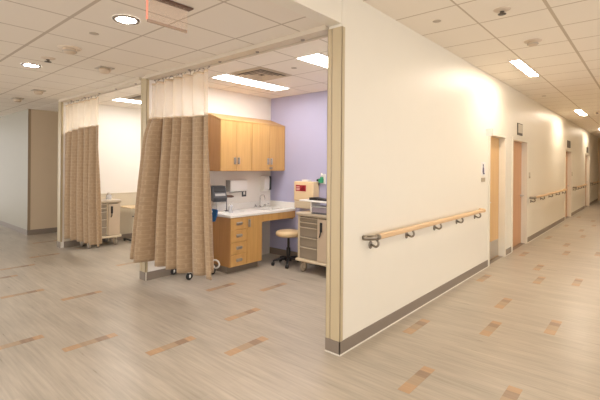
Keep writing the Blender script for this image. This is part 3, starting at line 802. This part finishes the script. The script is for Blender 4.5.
# ------------------------------------------------------------------ carts
def cart(label, loc, rz):
    """front looks to -y in local space, origin at left front floor corner"""
    t = thing('supply_cart', label, 'cart', loc, rz, 'beige supply carts with drawers and a door')
    W, D = .60, .46
    part('frame', 'beige', t, lambda b: (b.box((0, .02, .185), (.035, D, .80), .004), b.box((W-.035, .02, .185), (W, D, .80), .004), b.box((.035, D-.015, .185), (W-.035, D, .80)), b.box((.355, .022, .2), (.38, D-.02, .80)),
         b.box((0.035, .02, .785), (W-.035, D, .80))))
    part('bumper', 'beige', t, lambda b: b.box((-.022, -.012, .150), (W+.022, D+.012, .190), .015, 3))
    part('top', 'carttop', t, lambda b: b.box((-.015, -.01, .80), (W+.015, D+.01, .842), .010, 3))
    part('interior', 'black', t, lambda b: b.box((.036, .05, .19), (.354, D-.02, .784)))
    for z0, z1 in ((.715, .778), (.645, .709), (.505, .639), (.365, .499), (.195, .359)):
        d = part('drawer', 'beiged', t, lambda b: b.box((.038, .022, z0), (.352, .05, z1), .003))
        part('lip_handle', 'carttop', d, lambda b: b.box((.040, .006, z1-.014), (.350, .024, z1-.002), .003))['label'] = 'pale lip handle along the drawer top'
    d = part('door', 'cartdoor', t, lambda b: b.box((.375, .004, .195), (W-.012, .022, .775), .003))
    def lk(b):
        b.box((.42, -.012, .60), (.455, .005, .73), .005); b.tube([(.437, -.012, .61), (.43, -.016, .56), (.415, -.012, .53)], .008, 8)
    part('latch', 'black', d, lk)['label'] = 'black latch with hanging strap'
    part('side_handle', 'beige', t, lambda b: b.tube([(W+.0, .10, .70), (W+.05, .10, .70), (W+.055, .26, .70), (W+.05, .42, .70), (W, .42, .70)], .013, 10))
    for x in (.07, W-.07):
        for y in (.07, D-.07):
            c = part('caster', 'casterg', t, lambda b: b.lathe([(0, -.017), (.058, -.017), (.067, -.010), (.067, .010), (.058, .017), (0, .017)], (x, y, .067), 24, 0))
            part('hub', 'grey', c, lambda b: (b.lathe([(0, -.022), (.022, -.022), (.022, .022), (0, .022)], (x, y, .067), 16, 0)))
            part('fork', 'beige', c, lambda b: (b.box((x-.032, y-.03, .136), (x+.032, y+.03, .156), .005), b.box((x+.020, y-.018, .045), (x+.027, y+.018, .138), .003), b.box((x-.027, y-.018, .045), (x-.020, y+.018, .138), .003)))
    return t
cart('beige supply cart with drawers against the lavender wall, right of the stool', (-1.945, 1.68, 0), 0)
cart('beige supply cart with drawers in the far bay, partly behind the narrower curtain', (-5.60, .255, 0), PI/2)

# sharps container and oxygen outlet on the lavender wall
sh = thing('sharps_container', 'beige sharps container with red hazard label on the lavender wall', 'sharps container', (-2.19, YB+.002, .93))
part('body', 'sharps', sh, lambda b: b.box((-.20, -.155, .015), (.20, -.001, .325), .02, 3))
part('lid', 'whitep', sh, lambda b: b.box((-.06, -.125, .322), (.06, -.03, .352), .010, 3))
part('bracket', 'beige', sh, lambda b: b.box((-.185, -.15, -.09), (.20, -.001, .018), .006))
part('side_lock', 'grey', sh, lambda b: b.box((-.216, -.12, .13), (-.198, -.08, .155), .004))
lb = part('label_panel', 'red', sh, lambda b: b.box((-.15, -.157, .175), (.055, -.154, .27)))
lb['label'] = 'red hazard label'
part('text_block', 'pink', lb, lambda b: [b.box((-.138, -.1585, z), (-.07, -.1565, z+.012)) for z in (.19, .21, .235)])
def bio(b):
    for k in range(3):
        a = PI/2+k*2*PI/3
        c0 = Vector((-.005+.018*math.cos(a), -.158, .222+.018*math.sin(a)))
        b.tube([c0+Vector((.016*math.cos(q), 0, .016*math.sin(q))) for q in [2*PI*i/16 for i in range(16)]], .004, 6, closed=True)
    b.tube([Vector((-.005+.013*math.cos(q), -.158, .222+.013*math.sin(q))) for q in [2*PI*i/16 for i in range(16)]], .003, 6, closed=True)
part('hazard_symbol', 'redd', lb, bio)['label'] = 'dark red three-lobed hazard symbol'
part('edge_strip', 'pink', lb, lambda b: b.box((.057, -.157, .175), (.066, -.154, .27)))
ox = thing('oxygen_outlet', 'green oxygen flowmeter with black knob on the lavender wall', 'flowmeter', (-1.93, YB+.001, 1.22))
part('wall_plate', 'whitep', ox, lambda b: b.box((-.03, -.012, .0), (.065, -.0, .155), .004))
part('meter_body', 'green', ox, lambda b: (b.box((-.035, -.07, .02), (.03, -.012, .085), .008), b.box((-.012, -.05, .085), (.028, -.02, .11), .004)))
part('knob', 'black', ox, lambda b: (b.lathe([(0, 0), (.018, 0), (.018, .03), (0, .03)], (-.072, -.045, .06), 14, 0), b.tube([(-.03, -.045, .03), (-.035, -.05, .0), (-.03, -.05, -.02)], .008, 8)))
part('tube', 'whitep', ox, lambda b: b.lathe([(0, .11), (.013, .11), (.013, .165), (.007, .17), (0, .17)], (.006, -.035, 0), 14))
# things on the cart top
sf = thing('riser_shelf', 'small white riser shelf standing on the near supply cart', 'shelf', (-1.74, 1.90, .8425))
part('shelf_board', 'whitep', sf, lambda b: b.box((-.24, -.14, .145), (.37, .14, .168), .006))
for x in (-.06, .33):
    part('leg', 'whitep', sf, lambda b: b.box((x, -.10, 0), (x+.025, .10, .146), .004))
tr = thing('shelf_tray', 'black tray lying on the small white riser shelf', 'tray', (-1.66, 1.86, 1.011))
part('board', 'black', tr, lambda b: b.prism([(-.17, .0), (.22, .0), (.22, .014), (.10, .022), (-.10, .040), (-.17, .036)], 1, -.05, .06, .003))
bn = thing('supply_bin', 'dark supply bin on the near cart below the riser shelf', 'bin', (-1.56, 1.86, .8425))
part('bin_body', 'binm', bn, lambda b: b.box((-.19, -.09, 0), (.14, .11, .075), .01))
part('bin_lid', 'grey', bn, lambda b: b.box((-.195, -.095, .075), (.145, .115, .09), .006))
pw = thing('folded_pad', 'flat grey pad at the front of the near cart top', 'pad', (-1.56, 1.705, .8425))
part('pad_body', 'dgrey', pw, lambda b: b.box((-.12, -.035, 0), (.19, .035, .012), .005))

# far bay
bt = thing('clear_jar', 'small clear jar on top of the far supply cart', 'jar', (-5.80, .72, .8425))
part('body', 'bottle', bt, lambda b: b.lathe([(0, 0), (.045, 0), (.048, .01), (.048, .07), (.03, .09), (0, .09)], n=20))
part('lid', 'steel', bt, lambda b: b.lathe([(0, .09), (.032, .09), (.032, .115), (.012, .125), (0, .125)], n=20))
ob = thing('overbed_table', 'tan topped overbed table in the far bay beside the supply cart', 'table', (-5.60, 1.17, 0))
part('tabletop', 'whitecart', ob, lambda b: b.box((-.42, -.16, .66), (.07, .16, .685), .008))
part('column', 'black', ob, lambda b: (b.box((-.02, -.03, .06), (.03, .03, .655), .006), b.box((-.035, -.045, .40), (.045, .045, .56), .01), b.tube([(.0, -.04, .50), (-.05, -.06, .50)], .012, 8)))
part('foot', 'black', ob, lambda b: (b.box((-.02, -.10, .03), (.03, .22, .065), .008), b.box((-.35, -.10, .03), (.03, -.06, .055), .006), b.box((-.35, .18, .03), (.03, .22, .055), .006)))
for x, y in ((-.33, -.08), (.01, -.08), (-.33, .20), (.01, .20)):
    part('caster', 'black', ob, lambda b: b.lathe([(0, -.012), (.020, -.012), (.022, 0), (.020, .012), (0, .012)], (x, y, .022), 16, 0))

# ------------------------------------------------------------------ camera, world, view
cam = bpy.data.cameras.new('camera'); co = bpy.data.objects.new('camera', cam); COL.objects.link(co)
yaw = math.radians(41.0753); roll = math.radians(.44788)
f = Vector((-math.sin(yaw), math.cos(yaw), 0)); r = Vector((math.cos(yaw), math.sin(yaw), 0)); u = Vector((0, 0, 1))
r2 = math.cos(roll)*r + math.sin(roll)*u; u2 = -math.sin(roll)*r + math.cos(roll)*u
mw = Matrix(((r2.x, u2.x, -f.x, 1.8518), (r2.y, u2.y, -f.y, -2.6186), (r2.z, u2.z, -f.z, 1.5), (0, 0, 0, 1)))
co.matrix_world = mw
cam.sensor_width = 36; cam.lens = 403.066/600*36; cam.shift_y = -34.3287/600
cam.clip_start = .05
S.camera = co
w = bpy.data.worlds.new('world'); S.world = w; w.use_nodes = True
bg = w.node_tree.nodes['Background']; bg.inputs[0].default_value = (1.0, .97, .95, 1); bg.inputs[1].default_value = 1.7
S.view_settings.view_transform = 'Standard'; S.view_settings.look = 'None'; S.view_settings.gamma = 1; S.view_settings.use_curve_mapping = False
S.view_settings.exposure = 0.25
S.cycles.max_bounces = 12; S.cycles.diffuse_bounces = 6; S.cycles.transparent_max_bounces = 16
S.cycles.sample_clamp_indirect = 6
